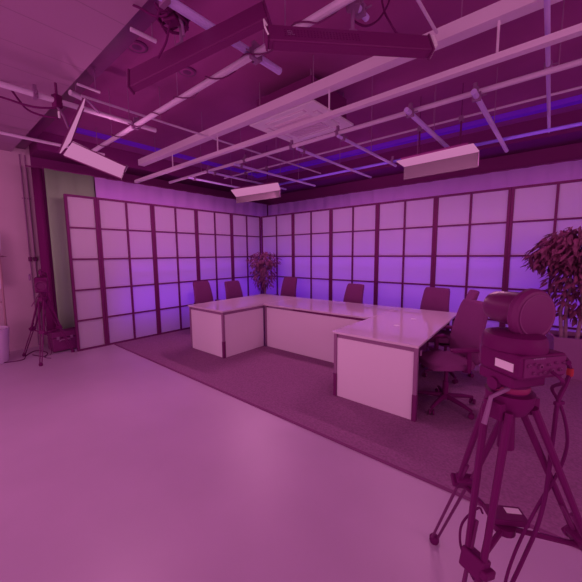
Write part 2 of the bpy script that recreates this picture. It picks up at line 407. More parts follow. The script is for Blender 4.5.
PX, PY = 6.47, -.62
pr = thing('potted_tree', 'large bushy fig tree in the square grey planter behind the pan-tilt camera', 'plant', (PX, PY, .012))
q = MB(); R45 = rotz(.25)
q.add([Vector((PX, PY, z+.012))+R45 @ Vector((sx*h, sy*h, 0)) for z, h in ((.0, .19), (.54, .235), (.54, .205), (.48, .2)) for sx, sy in ((-1,-1),(1,-1),(1,1),(-1,1))],
      [(3,2,1,0)]+[(i*4+j, i*4+(j+1) % 4, (i+1)*4+(j+1) % 4, (i+1)*4+j) for i in range(3) for j in range(4)])
pot = q.build('planter', GREYPOT, pr, smooth=False)
MB().add([Vector((PX, PY, .50))+R45 @ Vector((sx*.201, sy*.201, 0)) for sx, sy in ((-1,-1),(1,-1),(1,1),(-1,1))], [(0,1,2,3)]).build('soil', SOIL, pot)
tr = MB()
for k, (dx, dy) in enumerate(((-.09, 0), (-.05, .04), (.06, -.03))): tr.tube([(PX+dx, PY+dy, .47), (PX+dx*1.4, PY+dy, .85), (PX+dx*1.0, PY-dy, 1.25), (PX+dx*2.0, PY+dy*2, 1.75)], [.024, .021, .017, .008], 7)
tr.build('trunk', TRUNK, pr)
f = MB(); leaf_cloud(f, (PX+.06, PY-.02, 1.70), (.52, .46, .30), 1300, .115, .8, rnd, .3)
leaf_cloud(f, (PX+.10, PY, 1.36), (.45, .38, .30), 520, .115, 1.0, rnd, .3); leaf_cloud(f, (PX+.02, PY, 1.02), (.28, .22, .24), 110, .115, .9, rnd, .3)
leaf_cloud(f, (PX-.32, PY-.05, 1.58), (.22, .22, .18), 150, .115, 1.0, rnd, .2)
f.build('foliage', LEAF, pr, smooth=False)

# white pot at the far left with a cane, and the pale board behind
PT = atz(-6, 363, 0); PT.z = 0
pl = thing('potted_plant', 'tall white round planter with a thin stem at the left edge', 'plant', PT)
MB().lathe([(.001, 0), (.165, 0), (.18, .02), (.225, .53), (.215, .545), (.20, .53), (.19, .49), (.001, .49)], PT, 32).build('pot', POT, pl)
MB().lathe([(.001, 0), (.192, 0), (.192, .01), (.001, .01)], PT+UZ*.485, 24).build('soil', SOIL, pl)
MB().tube([PT+Vector((.06, .06, .49)), PT+Vector((.02, .10, .9)), PT+Vector((-.02, .12, 1.4)), PT+Vector((-.03, .10, 1.72))], [.02, .017, .012, .006], 8).build('stem', TRUNK, pl)
f = MB(); leaf_cloud(f, PT+Vector((-.03, .10, 1.70)), (.12, .12, .09), 12, .14, .3, rnd, .1); f.build('leaves', LEAF, pl, smooth=False)
bd = thing('easel_board', 'pale board on brown wooden legs leaning behind the white planter', 'board', (-.78, -5.5, 0))
MB().plate([(-.74, -5.95, 1.12), (-.74, -5.285, 1.12), (-.80, -5.225, 2.02), (-.80, -5.89, 2.02)], -.03).build('board', POT, bd)
for yy in (-5.90, -5.31): MB().tube([(-.66, yy, 0.002), (-.80, yy+.05, 1.95)], .016, 8).build('leg', WOOD, bd)
MB().tube([(-.72, -5.90, .9), (-.72, -5.31, .9)], .012, 8).build('crossbar', WOOD, bd)

# black flight case by the green cloth
bg = thing('equipment_case', 'black equipment case on the floor below the green cloth', 'case', (-.24, -4.62, 0))
MB().span((-.50, -4.80, .02), (-.17, -4.44, .25)).build('body', BLACK, bg, bev=.012)
MB().span((-.505, -4.805, .255), (-.165, -4.435, .36)).build('lid', BLACK, bg, bev=.012)
MB().tube([(-.165, -4.70, .2), (-.14, -4.68, .22), (-.14, -4.56, .22), (-.165, -4.54, .2)], .009, 6).build('handle', ROD, bg)
for i, y in enumerate((-4.72, -4.52)): MB().box((-.162, y, .25), (.014, .04, .05)).build('latch', CLAMP, bg, bev=.003)

# ------------------------------------------------------------------ tripods
def tripod(label, apex, feet, tc, zs, r=.0105, handle=None):
    apex = Vector(apex); root = thing('tripod', label, 'tripod', (apex.x, apex.y, 0), 'camera tripods')
    spread = []
    for k, ft in enumerate(feet):
        ft = Vector(ft); ft.z = .02; d_ = (ft-apex); h = Vector((d_.x, d_.y, 0)).normalized(); side = Vector((-h.y, h.x, 0))
        top = apex+h*.055-Vector((0, 0, .02)); cl = apex+d_*tc; a = MB()
        for s_ in (-1, 1): a.tube([top+side*s_*.034, cl+side*s_*.026], [r*1.1, r*.9], 8)
        a.box(top, (.05, .05, .05), rotz(math.atan2(h.y, h.x)))
        leg = a.build('leg', BLACKG, root)
        low = MB()
        for s_ in (-1, 1): low.tube([cl+side*s_*.019-d_*.10, ft+side*s_*.014], r*.62, 8)
        low.build('lower_tube', BLACK, leg)
        R = Matrix((side, d_.normalized(), side.cross(d_.normalized()))).transposed()
        MB().box(cl, (.074, .062, .042), R).box(cl+side*.042, (.022, .026, .05), R).build('clamp', BLACKG, leg, bev=.006)
        MB().lathe([(.001, -.02), (.022, -.02), (.026, -.006), (.026, .012), (.014, .028), (.001, .03)], ft, 14).build('rubber_foot', RUBBER, leg)
        spread.append(cl)
    mid = sum(spread, Vector())/3; mid.z = zs; sp = MB()
    for cl in spread: sp.tube([mid, cl-Vector((0, 0, .02))], .009, 6)
    sp.lathe([(.001, -.012), (.035, -.012), (.035, .012), (.001, .012)], mid, 16)
    sp.build('spreader', BLACKG, root)
    b = MB().lathe([(.001, -.085), (.018, -.085), (.02, -.05), (.045, -.04), (.062, -.01), (.066, .025), (.001, .025)], apex, 24)
    b.build('bowl', BLACKG, root)
    return root, mid
AP = atd(509, 398, .98)
T1, mid1 = tripod('large black tripod in the right foreground carrying the pan-tilt camera', AP, [(5.862, -4.39, 0), (6.105, -5.26, 0), (6.70, -4.53, 0)], .435, .675)
fw2 = Vector((-.80, .60, 0)); rt2 = Vector((.60, .80, 0)); RB = Matrix((rt2, fw2, UZ)).transposed()
# fluid head on the tripod
hd = MB().lathe([(.001, .02), (.045, .02), (.05, .03), (.05, .055), (.001, .058)], AP, 24).box(AP+UZ*.075, (.12, .12, .035), RB)
hd = hd.build('fluid_head', BLACKG, T1, bev=.006)
MB().lathe([(.051, .032), (.052, .034), (.052, .046), (.051, .048)], AP, 24).build('red_band', REDB, hd)
kR = RB @ Matrix.Rotation(-PI/2, 3, 'Y')
MB().lathe([(.001, 0), (.011, 0), (.011, .022), (.019, .024), (.019, .040), (.001, .042)], AP+UZ*.055-rt2*.028, 16, kR).build('knob', BLACKG, hd)
MB().tube([AP+UZ*.05-rt2*.03-fw2*.03, atd(491, 397, .94), atd(484, 424, .93)], [.007, .006, .008], 8).build('pan_handle', CLAMP, hd)
MB().tube([AP-UZ*.02, AP-UZ*.16], [.018, .024], 12).build('bowl_handle', BLACKG, T1)

# pan-tilt camera
BP = AP+UZ*.0925+rt2*.014+fw2*.0
pt = thing('pan_tilt_camera', 'black pan-tilt camera with drum head on the right foreground tripod', 'camera', BP)
base = MB(); w, dd, hh = .100, .110, .088
ring = []
for z, k in ((0, .93), (.012, 1), (hh-.015, 1), (hh, .96)):
    for sx, sy in ((-1, -1), (1, -1), (1, .55), (.6, 1), (-.6, 1), (-1, .55)):
        ring.append(BP+rt2*(sx*w*k)+fw2*(sy*dd*k)+UZ*z)
base.add(ring, [(5,4,3,2,1,0)]+[(i*6+j, i*6+(j+1) % 6, (i+1)*6+(j+1) % 6, (i+1)*6+j) for i in range(3) for j in range(6)]+[(18,19,20,21,22,23)])
base = base.build('base', BLACKG, pt, bev=.006, smooth=False)
MB().box(BP+UZ*.048-fw2*(dd+.002)+rt2*.0, (.178, .004, .066), RB).build('connector_panel', BLACK, base)
rr = random.Random(5)
cm = MB()
RX = RB @ Matrix.Rotation(PI/2, 3, 'X')
for k, (u, z, r_) in enumerate((u_, z_, r0*.75) for u_, z_, r0 in ((-.085, .058, .008), (-.06, .03, .006), (-.055, .062, .006), (-.03, .052, .012), (-.03, .026, .006), (-.008, .03, .007), (.012, .056, .006), (.03, .034, .008), (.05, .06, .006), (.072, .034, .008), (.088, .058, .006))):
    p = BP-fw2*(dd+.003)+rt2*(u*.86)+UZ*z
    cm.lathe([(.0, 0), (r_, 0), (r_, .008), (r_*.55, .009), (r_*.5, .002), (0, .002)], p, 12, RX)
cm.build('connector', CLAMPD, base)
mk = MB()
for k in range(7): mk.box(BP-fw2*(dd+.0045)+rt2*(-.052+k*.0075)+UZ*.079, (.005, .001, .006 if k % 3 else .005), RB)
mk.build('lettering', CLAMP, base)
MB().box(BP-rt2*(w+.0012)-fw2*.045+UZ*.040, (.0015, .075, .030), RB).build('white_label', PAPERW, base)
# turret
TP = BP+UZ*hh-rt2*.016
tu = MB(); n = 32; prof = [(1.0, 0), (1.02, .012), (1.0, .038), (.93, .052), (.72, .058)]
vs = [TP+rt2*(.098*k*math.cos(2*PI*j/n))+fw2*(.108*k*math.sin(2*PI*j/n))+UZ*z for k, z in prof for j in range(n)]
tu.add(vs, [(i*n+j, i*n+(j+1) % n, (i+1)*n+(j+1) % n, (i+1)*n+j) for i in range(4) for j in range(n)]+[list(range(n))[::-1], [4*n+j for j in range(n)]])
tu.build('turntable', BLACKG, pt)
# drum head: barrel with lens forward, big round cover at the rear
HZ = .222
RY = RB @ Matrix.Rotation(-PI/2, 3, 'X')      # local z -> forward
HC = BP+UZ*HZ+rt2*.038+fw2*.005
MB().box(BP+UZ*.155+rt2*.03+fw2*.012, (.10, .036, .10), RB).build('yoke_arm', BLACKG, pt, bev=.012)
drum = MB().lathe([(.001, -.02), (.066, -.02), (.067, .05), (.064, .10), (.060, .135), (.054, .148), (.048, .148), (.042, .13), (.001, .13)], HC, 36, RY)
drum = drum.build('camera_drum', BLACKS, pt)
MB().lathe([(.001, 0), (.040, 0), (.034, .008), (.018, .013), (.001, .014)], HC+fw2*.129, 28, RY).build('lens', BLACKG, drum)
cvr = MB().lathe([(.001, -.046), (.070, -.046), (.090, -.040), (.099, -.028), (.099, -.012), (.092, -.004), (.001, -.002)], HC-UZ*.012, 40, RY).build('round_cover', BLACK, pt)
MB().lathe([(.074, -.045), (.077, -.0468), (.080, -.0455), (.078, -.042)], HC-UZ*.012, 40, RY).build('rim', CLAMPD, cvr)
pt.scale = (.8, .8, .8)
conn = BP-fw2*(dd+.012)*.8
def cable(label, pts, r, m=RUBBER):
    P = [Vector(p) for p in pts]; sm = []
    for i in range(len(P)-1):
        p0, p1, p2, p3 = P[max(i-1, 0)], P[i], P[i+1], P[min(i+2, len(P)-1)]
        for k in range(6):
            t = k/6; sm.append(.5*((2*p1)+(p2-p0)*t+(2*p0-5*p1+4*p2-p3)*t*t+(3*p1-p0-3*p2+p3)*t**3))
    sm.append(P[-1])
    return tag(MB().tube(sm, r, 7).build('cable', m), label, 'cable')
conn = BP-fw2*(dd+.012)*.8
cb = cable('black cable with a red plug hanging from the pan-tilt camera', [conn+rt2*.072+UZ*.046, atd(564, 357, .99), atd(568.5, 364, 1.0), atd(570, 372, 1.0), atd(566, 384, 1.0), atd(558, 402, 1.0), atd(554, 430, 1.01), atd(550, 462, 1.03), atd(545, 498, 1.05), atd(536, 530, 1.07), atd(522, 562, 1.09), atd(505, 600, 1.12), atz(492, 640, .10), atz(505, 665, .03), atz(520, 690, .02)], .0065)
pp = atd(570, 372, 1.0)
MB().lathe([(.001, -.012), (.0085, -.012), (.0095, 0), (.0085, .012), (.001, .012)], pp, 12).build('red_plug', REDP, cb)
cb2 = cable('thinner black cable looping from the pan-tilt camera down to the floor', [conn+rt2*.016+UZ*.024, conn+rt2*.024-fw2*.024+UZ*.004, atd(552, 388, 1.02), atd(560, 404, 1.005), atd(566, 425, 1.02), atd(567, 445, 1.03), atd(561, 466, 1.04), atd(549, 488, 1.06), atd(541, 500, 1.07), atd(526, 528, 1.08), atd(512, 560, 1.1), atd(504, 590, 1.12), atz(500, 632, .10), atz(488, 655, .03), atz(470, 680, .02)], .005)
MB().box(atd(559, 403, 1.0), (.035, .012, .012), RB).build('cable_tie', RUBBER, cb2, bev=.003)
# black converter box on the spreader
cvp = mid1+Vector((.0, .03, .0245))
cv = thing('converter_box', 'small flat black box with white label resting on the tripod spreader', 'box', cvp-Vector((0, 0, .018)))
Rc = rotz(.55)
MB().box(cvp, (.125, .075, .022), Rc).build('body', BLACKG, cv, bev=.004)
MB().box(cvp+Rc @ Vector((.028, .012, .0116)), (.05, .026, .0012), Rc).build('white_label', PAPERW, cv)
cable('short black cable looping from the converter box round the near tripod leg', [cvp+Rc @ Vector((-.078, 0, 0)), atd(478, 508, 1.12), atd(463, 522, 1.08), atd(460, 540, 1.05), atd(464, 556, 1.04), atd(470, 572, 1.05), atd(480, 590, 1.07)], .004)

# left tripod with camcorder
A2 = atd(43, 298, 4.92)
T2, mid2 = tripod('black tripod by the left wall carrying a camcorder', A2, [(.40, -5.09, 0), (-.40, -5.15, 0), (-.02, -4.56, 0)], .52, .42, r=.014)
h2 = MB().lathe([(.001, .02), (.04, .02), (.04, .06), (.001, .06)], A2, 18).box(A2+UZ*.075, (.11, .07, .03)).build('fluid_head', BLACKG, T2)
MB().tube([A2+Vector((-.04, -.04, .06)), A2+Vector((-.06, -.14, -.12))], .008, 6).build('pan_handle', BLACK, h2)
c0 = A2+UZ*.0905
vc = thing('video_camera', 'black camcorder with top handle on the tripod by the left wall', 'camera', c0)
vc.scale = (1.2, 1.2, 1.2)
RV = rotz(math.radians(-14))          # lens looks towards the set
def bx(x, y, z, a, b_, c_): return MB().box(c0+RV @ Vector((x, y, z)), (a, b_, c_), RV)
bx(0, 0, .10, .26, .13, .19).build('body', BLACKG, vc, bev=.012)
RL = RV @ Matrix.Rotation(PI/2, 3, 'Y')
ln = MB().lathe([(.001, 0), (.05, 0), (.052, .05), (.06, .09), (.06, .14), (.05, .142), (.045, .12), (.001, .12)], c0+RV @ Vector((.13, 0, .10)), 20, RL).build('lens_hood', BLACK, vc)
MB().tube([c0+RV @ Vector(p) for p in ((-.09, 0, .19), (-.09, 0, .27), (.02, 0, .285), (.13, 0, .27), (.13, 0, .235))], .016, 8).build('top_handle', BLACKG, vc)
bx(.06, -.11, .20, .10, .015, .075).build('flip_screen', CLAMP, vc, bev=.004)
MB().tube([c0+RV @ Vector(p) for p in ((-.10, .03, .20), (-.19, .03, .22))], [.028, .03], 10).build('viewfinder', BLACKG, vc)
bx(-.165, 0, .09, .06, .08, .11).build('battery', BLACK, vc, bev=.006)
bx(.02, -.0665, .13, .035, .004, .02).build('marking', CLAMP, vc)
cable('black cable lying along the foot of the left wall', [(-.25, -5.95, .008), (-.22, -5.5, .008), (-.15, -5.22, .008), (-.40, -5.12, .008), (-.60, -4.95, .008), (-.30, -4.86, .008), (-.10, -4.95, .008), (-.35, -5.05, .008)], .007)
cable('thin black cable hanging from the camcorder to the floor', [c0+RV @ Vector((-.13, .03, .05)), c0+RV @ Vector((-.22, .05, -.1)), (-.22, -4.86, .6), (-.20, -4.84, .3), (-.17, -4.83, .02), (-.05, -4.95, .006), (.1, -4.90, .006)], .005)

# ------------------------------------------------------------------ overhead grid
def ptag(o, lab, cat='pipe', grp='ceiling grid pipes'): return tag(o, lab, cat, grp)
def pipe(name, label, a, b, r, m=PIPE, cat='pipe', wrap=False, clamps=(), rods=(), grp='pipes of the ceiling grid'):
    a = Vector(a); b = Vector(b)
    t = thing(name, label, cat, (a+b)/2, grp)
    MB().tube([a, b], r, 10).build('tube', m, t)
    d_ = (b-a).normalized()
    for u in clamps:
        p = a.lerp(b, u); R = Matrix((d_, UZ.cross(d_).normalized(), UZ)).transposed()
        MB().box(p, (.035, r*2+.022, r*2+.022), R).box(p+UZ*(r+.03), (.03, .03, .06), R).tube([p+R @ Vector((0, -r-.01, 0)), p+R @ Vector((0, -r-.055, 0))], .007, 6).build('clamp', CLAMP, t, bev=.003)
    for u in rods:
        p = a.lerp(b, u); MB().tube([p+UZ*r*.9, (p.x, p.y, 3.70)], .0045, 6).build('hanger_rod', ROD, t)
    if wrap:
        n = int((b-a).length*9); pts = []; sd = d_.orthogonal().normalized(); up = d_.cross(sd)
        for k in range(n*2+1):
            q_ = k/(n*2); w_ = k*.72; rr_ = r+.007+(.012 if k % 5 == 0 else 0); pts.append(a.lerp(b, q_)+(sd*math.cos(w_)+up*math.sin(w_))*rr_)
        MB().tube(pts, .006, 5).build('wrapped_cable', BLACK, t)
    return t
GZ = 3.1
pipe('grid_pipe', 'pale pipe wrapped with cable crossing behind both black battens', (.9, -4.43, GZ), (5.9, -4.43, GZ), .026, wrap=True, clamps=(.33, .72), rods=(.2, .51, .78))
pipe('grid_pipe', 'short thick pale pipe holding the left black batten', (4.43, -5.9, GZ+.05), (4.43, -4.08, GZ+.05), .028, PIPEV, clamps=(.45, .86), rods=(.9,))
pipe('grid_pipe', 'pale pipe holding the tilted soft light over the left side', (2.45, -7.2, GZ+.055), (2.45, -4.14, GZ+.055), .026, clamps=(.62, .93), rods=(.9,))
pipe('grid_rail', 'thin pale rail running just behind the tilted soft light', (2.40, -4.9, 3.30), (2.40, -.6, 3.30), .013, rods=(.2, .5, .8))
pipe('grid_pipe', 'pale pipe under the white tiles along the left wall', (.46, -7.2, 3.30), (.46, -4.0, 3.30), .022, rods=(.97,))
pipe('grid_pipe', 'pale pipe carrying the row of cross tubes, between air conditioner and back lights', (.2, -2.72, GZ), (7.5, -2.72, GZ), .024, wrap=False, clamps=(.18, .31, .44, .54, .66, .74), rods=(.15, .4, .6, .82))
pipe('grid_rail', 'thin pale rail just beyond the pipe with the cross tubes', (.6, -1.66, 3.30), (7.8, -1.66, 3.30), .013, PIPE, rods=(.3, .6, .86))
pipe('grid_pipe', 'violet lit pipe nearest the back curtain', (.3, -1.11, GZ), (8.0, -1.11, GZ), .022, BLUEP, clamps=(.5, .82), rods=(.25, .55, .80))
cross = [(5.04, -2.90, -1.12, 'second cross tube from the right, ending above the right soft light'), (5.62, -2.86, -.70, 'cross tube furthest right, steep beside the right soft light'),
         (4.16, -2.75, -1.0, 'cross tube starting just right of the air conditioner'), (3.50, -2.72, -.55, 'cross tube starting below the air conditioner'),
         (2.30, -2.80, -.66, 'cross tube passing left of the air conditioner'), (1.62, -2.80, -.80, 'cross tube ending above the left soft light'), (1.0, -2.8, -.8, 'cross tube furthest left over the corner')]
for x, y0, y1, lab in cross:
    pipe('grid_tube', 'violet grey '+lab, (x, y0, GZ-.044), (x, y1, GZ-.044), .025 if x > 4.5 else .019, PIPEV, clamps=(.06,), rods=(.5,), grp='cross tubes of the grid')
pipe('grid_pipe', 'long narrow violet pipe at the far right of the ceiling', (6.15, -4.2, GZ+.045), (6.08, -.9, GZ+.045), .016, PIPEV, clamps=(.45,))
pipe('grid_pipe', 'short pale pipe stub beside the white tile edge', atz(130.5, 29, 3.38), atz(156, 41.5, 3.38), .016, rods=(.85,))
pipe('grid_rail', 'short thin rail stub above the tilted soft light', atz(77, 84, 3.30), atz(100, 92.3, 3.30), .012, rods=(.8,))
pipe('grid_pipe', 'short thick pale stub at the tile edge, left of the tilted soft light', atz(70, 92.5, 3.34), atz(82, 98, 3.34), .028, rods=(.5,))
pipe('grid_pipe', 'thin short pale pipe crossing above the right black batten', (5.25, -4.95, GZ+.05), (5.25, -4.15, GZ+.05), .020, PIPEV, clamps=(.9,))
pipe('grid_pipe', 'thin pale pipe poking below the right black batten', (5.50, -4.35, 3.25), (5.50, -3.55, 3.25), .011)

# white beams with the track hung beneath
BY = -3.30
bm = thing('ceiling_beam', 'broad white channel beam crossing the whole ceiling', 'beam', (3, BY, 3.3))
MB().span((.25, BY-.055, 3.30), (7.5, BY+.055, 3.315)).span((.25, BY-.055, 3.315), (7.5, BY-.045, 3.40)).span((.25, BY+.045, 3.315), (7.5, BY+.055, 3.40)).build('channel', BEAMW, bm, smooth=False)
for x in (.8, 2.2, 3.4, 4.2, 5.6, 6.8): MB().tube([(x, BY, 3.31), (x, BY, 3.70)], .005, 6).build('hanger_rod', ROD, bm)
tk = thing('track_rail', 'slim white track rail hung below the broad beam', 'rail', (3, BY, 3.03))
MB().span((.0, BY-.032, 3.03), (7.5, BY+.032, 3.045)).span((.0, BY-.032, 3.045), (7.5, BY-.026, 3.075)).span((.0, BY+.026, 3.045), (7.5, BY+.032, 3.075)).build('track', BEAMW, tk, smooth=False)
for x in (1.35, 2.55, 4.40, 5.85): MB().tube([(x, BY, 3.04), (x, BY, 3.302)], .009, 8).build('hanger', BEAMW, tk)

# air conditioner cassette
ax0, ax1, ay0, ay1, az = 3.11, 4.13, -3.215, -2.32, 3.30
cxm, cym = (ax0+ax1)/2, (ay0+ay1)/2
ac = thing('air_conditioner', 'square white ceiling cassette air conditioner between the beams', 'air conditioner', (cxm, cym, az))
MB().span((ax0+.07, ay0+.07, az+.03), (ax1-.07, ay1-.07, 3.62)).build('housing', DARKWALL, ac)
MB().span((ax0, ay0, az), (ax1, ay1, az+.03)).build('fascia', ACW, ac, bev=.008)
gr = MB().span((ax0+.24, ay0+.21, az-.014), (ax1-.24, ay1-.21, az+.002))
for k in range(9):
    y = ay0+.235+k*(ay1-ay0-.47)/8; gr.span((ax0+.26, y-.005, az-.020), (ax1-.26, y+.005, az-.013))
gr.build('intake_grille', ACG, ac)
for (x0, y0, x1, y1) in ((ax0+.2, ay0+.085, ax1-.2, ay0+.155), (ax0+.2, ay1-.155, ax1-.2, ay1-.085), (ax0+.085, ay0+.2, ax0+.155, ay1-.2), (ax1-.155, ay0+.2, ax1-.085, ay1-.2)):
    o = MB().span((x0, y0, az-.004), (x1, y1, az+.001)).build('air_slot', ACG, ac)
    if x1-x0 > y1-y0: MB().span((x0+.02, y0+.012, az-.013), (x1-.02, y1-.016, az-.006)).build('flap', ACW, o)
    else: MB().span((x0+.012, y0+.02, az-.013), (x1-.016, y1-.02, az-.006)).build('flap', ACW, o)
for x in (ax0+.1, ax1-.1):
    for y in (ay0+.1, ay1-.1): MB().tube([(x, y, 3.6), (x, y, 3.70)], .006, 6).build('hanger_rod', ROD, ac)
# ceiling speakers in the dark slab
for i, (px_, py_, lab) in enumerate(((137, 47, 'round ceiling speaker nearest the white tiles'), (187, 72, 'round ceiling speaker below the left black batten'))):
    p = atz(px_, py_, 3.69)
    s_ = thing('ceiling_speaker', lab, 'speaker', (p.x, p.y, 3.69), 'ceiling speakers')
    MB().lathe([(.001, 0), (.07, -.006), (.085, 0), (.085, .0095), (.001, .0095)], (p.x, p.y, 3.69), 24).build('grille', SLAB, s_)
    MB().lathe([(.085, -.004), (.10, 0), (.10, .0095), (.085, .0095)], (p.x, p.y, 3.69), 24).build('rim', SLOT, s_)

# ------------------------------------------------------------------ lamps
def soft_down(label, q, door_z, pipe_pts):
    q = [Vector(p) for p in q]; c = sum(q, Vector())/4
    r_ = thing('soft_light', label, 'lamp', c, 'glowing soft lights')
    MB().plate(q, -.012 if (q[2]-q[0]).cross(q[3]-q[1]).z < 0 else .012).build('glowing_panel', LAMP, r_)
    up = [p+UZ*.014 for p in q]
    MB().plate([sum(up, Vector())/4*.12+p*.88 for p in up], .03 if (q[2]-q[0]).cross(q[3]-q[1]).z > 0 else -.03).build('housing', BLACK, r_)
    a, b = q[3], q[2]                      # hinge edge, away from the camera
    dn = a-b; nrm = Vector((dn.y, -dn.x, 0)).normalized()*.012
    if nrm.y < 0: nrm = -nrm
    dr = [a, b, b-UZ*door_z, a-UZ*door_z]
    dr = [p+nrm*.3 for p in dr]
    MB().add(dr+[p+nrm for p in dr], [(0,1,2,3),(7,6,5,4),(0,4,5,1),(1,5,6,2),(2,6,7,3),(3,7,4,0)]).build('barn_door', DOORM, r_)
    for p in (b,):
        e = (b-a).normalized()
        MB().plate([p+e*.004, p+e*.004-UZ*door_z, p+e*.004-UZ*door_z-Vector((0, .03, 0)), p+e*.004-Vector((0, .03, 0))], .006).build('end_bracket', CLAMP, r_)
    for p in pipe_pts:
        p = Vector(p); MB().tube([p, (p.x, p.y, c.z+.04)], .011, 8).tube([p, (p.x, p.y, 3.70)], .005, 6).build('stirrup', BLACK, r_)
        MB().box(p, (.05, .06, .06)).build('clamp', CLAMP, r_, bev=.004)
    return r_
DOORM = mat('frosted_door', (.11, .07, .10), .6, spec=.2)
zL = 2.90
q3 = [atz(396.5, 161.8, zL), atz(473.3, 144.3, zL), atz(479.3, 151.8, zL), atz(404, 167, zL)]
soft_down('glowing soft light over the right wing, dark flap hanging at its back', q3, .18, [(4.75, -1.66, 3.29), (5.25, -1.66, 3.29)])
q2 = [atz(231, 190.5, zL), atz(278, 183.2, zL), atz(280.5, 190, zL), atz(236, 197, zL)]
soft_down('glowing soft light over the corner, smallest and lowest of the three', q2, .135, [(1.30, -1.66, 3.29), (1.9, -1.66, 3.29)])
# tilted soft light on the left: two glowing leaves meeting in a corner
s1 = thing('soft_light', 'large tilted soft light at upper left, two glowing leaves meeting in a corner', 'lamp', atd(66, 148, 3.15), 'glowing soft lights')
def leafplate(q, nm):
    o = MB().plate(q, -.008).build(nm, LAMP, s1)
    n_ = (q[2]-q[0]).cross(q[3]-q[1]).normalized(); MB().plate([p-n_*.0085 for p in q], -.014).build('back_plate', BLACK, o)
A_ = [atd(60.5, 153.5, 3.05), atd(71, 141.8, 3.22), atd(83.5, 108, 3.20), atd(85.3, 98.8, 3.04)]
B_ = [atd(63.5, 154.5, 3.05), atd(121, 177.3, 2.90), atd(125.6, 166, 3.06), atd(73, 141.2, 3.22)]
leafplate(A_, 'glowing_leaf'); leafplate(B_, 'glowing_leaf')
MB().tube([A_[3], atd(87, 100, 3.12), Vector((2.45, -4.75, 3.155))], .012, 8).build('yoke', CLAMP, s1)
MB().tube([A_[2], A_[1], B_[2]], .010, 6).build('frame_bar', BLACK, s1)
MB().tube([atd(124, 172, 3.0), atd(127, 166, 3.1)], .012, 6).build('end_bracket', CLAMP, s1)

# black battens hung near the camera
def batten(label, BL, BR, TL, TR, dep, clampx):
    """long black fixture; BL BR TL TR are the corners of its long face"""
    a0, b0 = (BL+TL)/2, (BR+TR)/2; d_ = (b0-a0).normalized(); up = ((TL-BL)+(TR-BR)); hgt = up.length/2
    up = (up-d_*up.dot(d_)).normalized(); sd = up.cross(d_).normalized()
    if sd.dot(a0-CAM) < 0: sd = -sd
    a = a0+sd*dep/2; b = b0+sd*dep/2
    R = Matrix((d_, sd, up)).transposed(); c = (a+b)/2; Ln = (b-a).length
    r_ = thing('light_batten', label, 'lamp', c, 'black battens near the ceiling')
    MB().box(c, (Ln, dep, hgt), R).build('housing', BLACK, r_, bev=.006)
    MB().box(c-up*(hgt/2+.004), (Ln-.06, dep*.8, .008), R).build('lens_strip', BLACK, r_)
    for s_ in (-1, 1): MB().box(c+d_*s_*(Ln/2+.006), (.012, dep+.012, hgt+.012), R).build('end_plate', BLACK, r_, bev=.003)
    for u in clampx:
        p = a.lerp(b, u)+up*hgt/2-UZ*.02; o = MB().tube([p, p+UZ*.16], .012, 8).box(p+UZ*.02, (.05, .05, .03), R)
        o = o.build('hanger', CLAMP, r_)
        MB().box(p+UZ*.19, (.07, .06, .07), R).build('pipe_clamp', CLAMP, o, bev=.006)
    return r_, R, c, Ln, sd, up, d_
b1 = batten('long black batten at upper left, end pointing at the white tiles', atd(125, 88, 2.10), atd(265, 18, 1.90), atd(133, 68, 2.16), atd(265, -1, 1.96), .05, (.40,))
b2 = batten('long black batten at top centre with vent holes and a white mark', atd(268, 39, 1.78), atd(431, 49, 1.95), atd(267, 24, 1.82), atd(430, 35, 1.99), .06, (.52,))
r_, R, c, Ln, sd, up, d_ = b2
B2a = c-d_*Ln/2; B2b = c+d_*Ln/2
front = -sd if (c-sd-CAM).length < (c-CAM).length else sd
vh = MB()
for i in range(24):
    for k in range(4): vh.box(c+d_*(-Ln*.40+i*Ln*.019)+front*.0305+up*(-.025+k*.016), (.007, .003, .007), R)
vh.build('vent_holes', RUBBER, r_)
mk = MB()
s0 = c+d_*(-Ln*.385)+front*.032+up*.0
for seg in (((0, .014), (.016, .014)), ((0, .014), (0, 0)), ((0, 0), (.016, 0)), ((.016, 0), (.016, -.014)), ((.016, -.014), (0, -.014)), ((.024, .014), (.024, -.014)), ((.024, -.014), (.038, -.014))):
    (u0, v0), (u1, v1) = seg
    mk.box(s0+d_*((u0+u1)/2)+up*((v0+v1)/2), (abs(u1-u0)+.004, .002, abs(v1-v0)+.004), R)
mk.build('white_mark', CLAMP, r_)
MB().tube([B2a+front*.04+up*.035, B2a+front*.07+up*.03-d_*.02, B2a+front*.07-up*.03-d_*.02, B2a+front*.04-up*.04], .005, 6).build('handle', STEEL, r_)
MB().box(B2b+d_*.02+up*.0, (.02, .09, .085), R).build('connector_plate', STEEL, r_)
# mounting clump over the left batten
cl = thing('cable_clump', 'dark bundle of clamps and coiled cable above the left black batten', 'cable', atd(172, 14, 2.02))
pc_ = atd(172, 14, 2.02); rr = random.Random(9)
for k in range(5):
    a0 = rr.uniform(0, 6); pts = [pc_+Vector((.10*math.cos(a0+w*.7)*rr.uniform(.7, 1.1), .10*math.sin(a0+w*.7)*rr.uniform(.7, 1.1), rr.uniform(-.06, .05))) for w in range(10)]
    MB().tube(pts, .009, 6).build('coil', RUBBER, cl)
MB().box(pc_, (.09, .08, .11), rotz(.4)).build('clamp_body', BLACKG, cl, bev=.01)
MB().tube([pc_+Vector((.02, 0, .05)), atd(182, 24, 2.02), atd(184, 36, 2.02)], .010, 8).build('link_bar', CLAMP, cl)
cable('black cable dropping from the clump to the left batten', [pc_, atd(169, 28, 2.0), atd(166, 42, 2.0), atd(158, 58, 2.03)], .007)
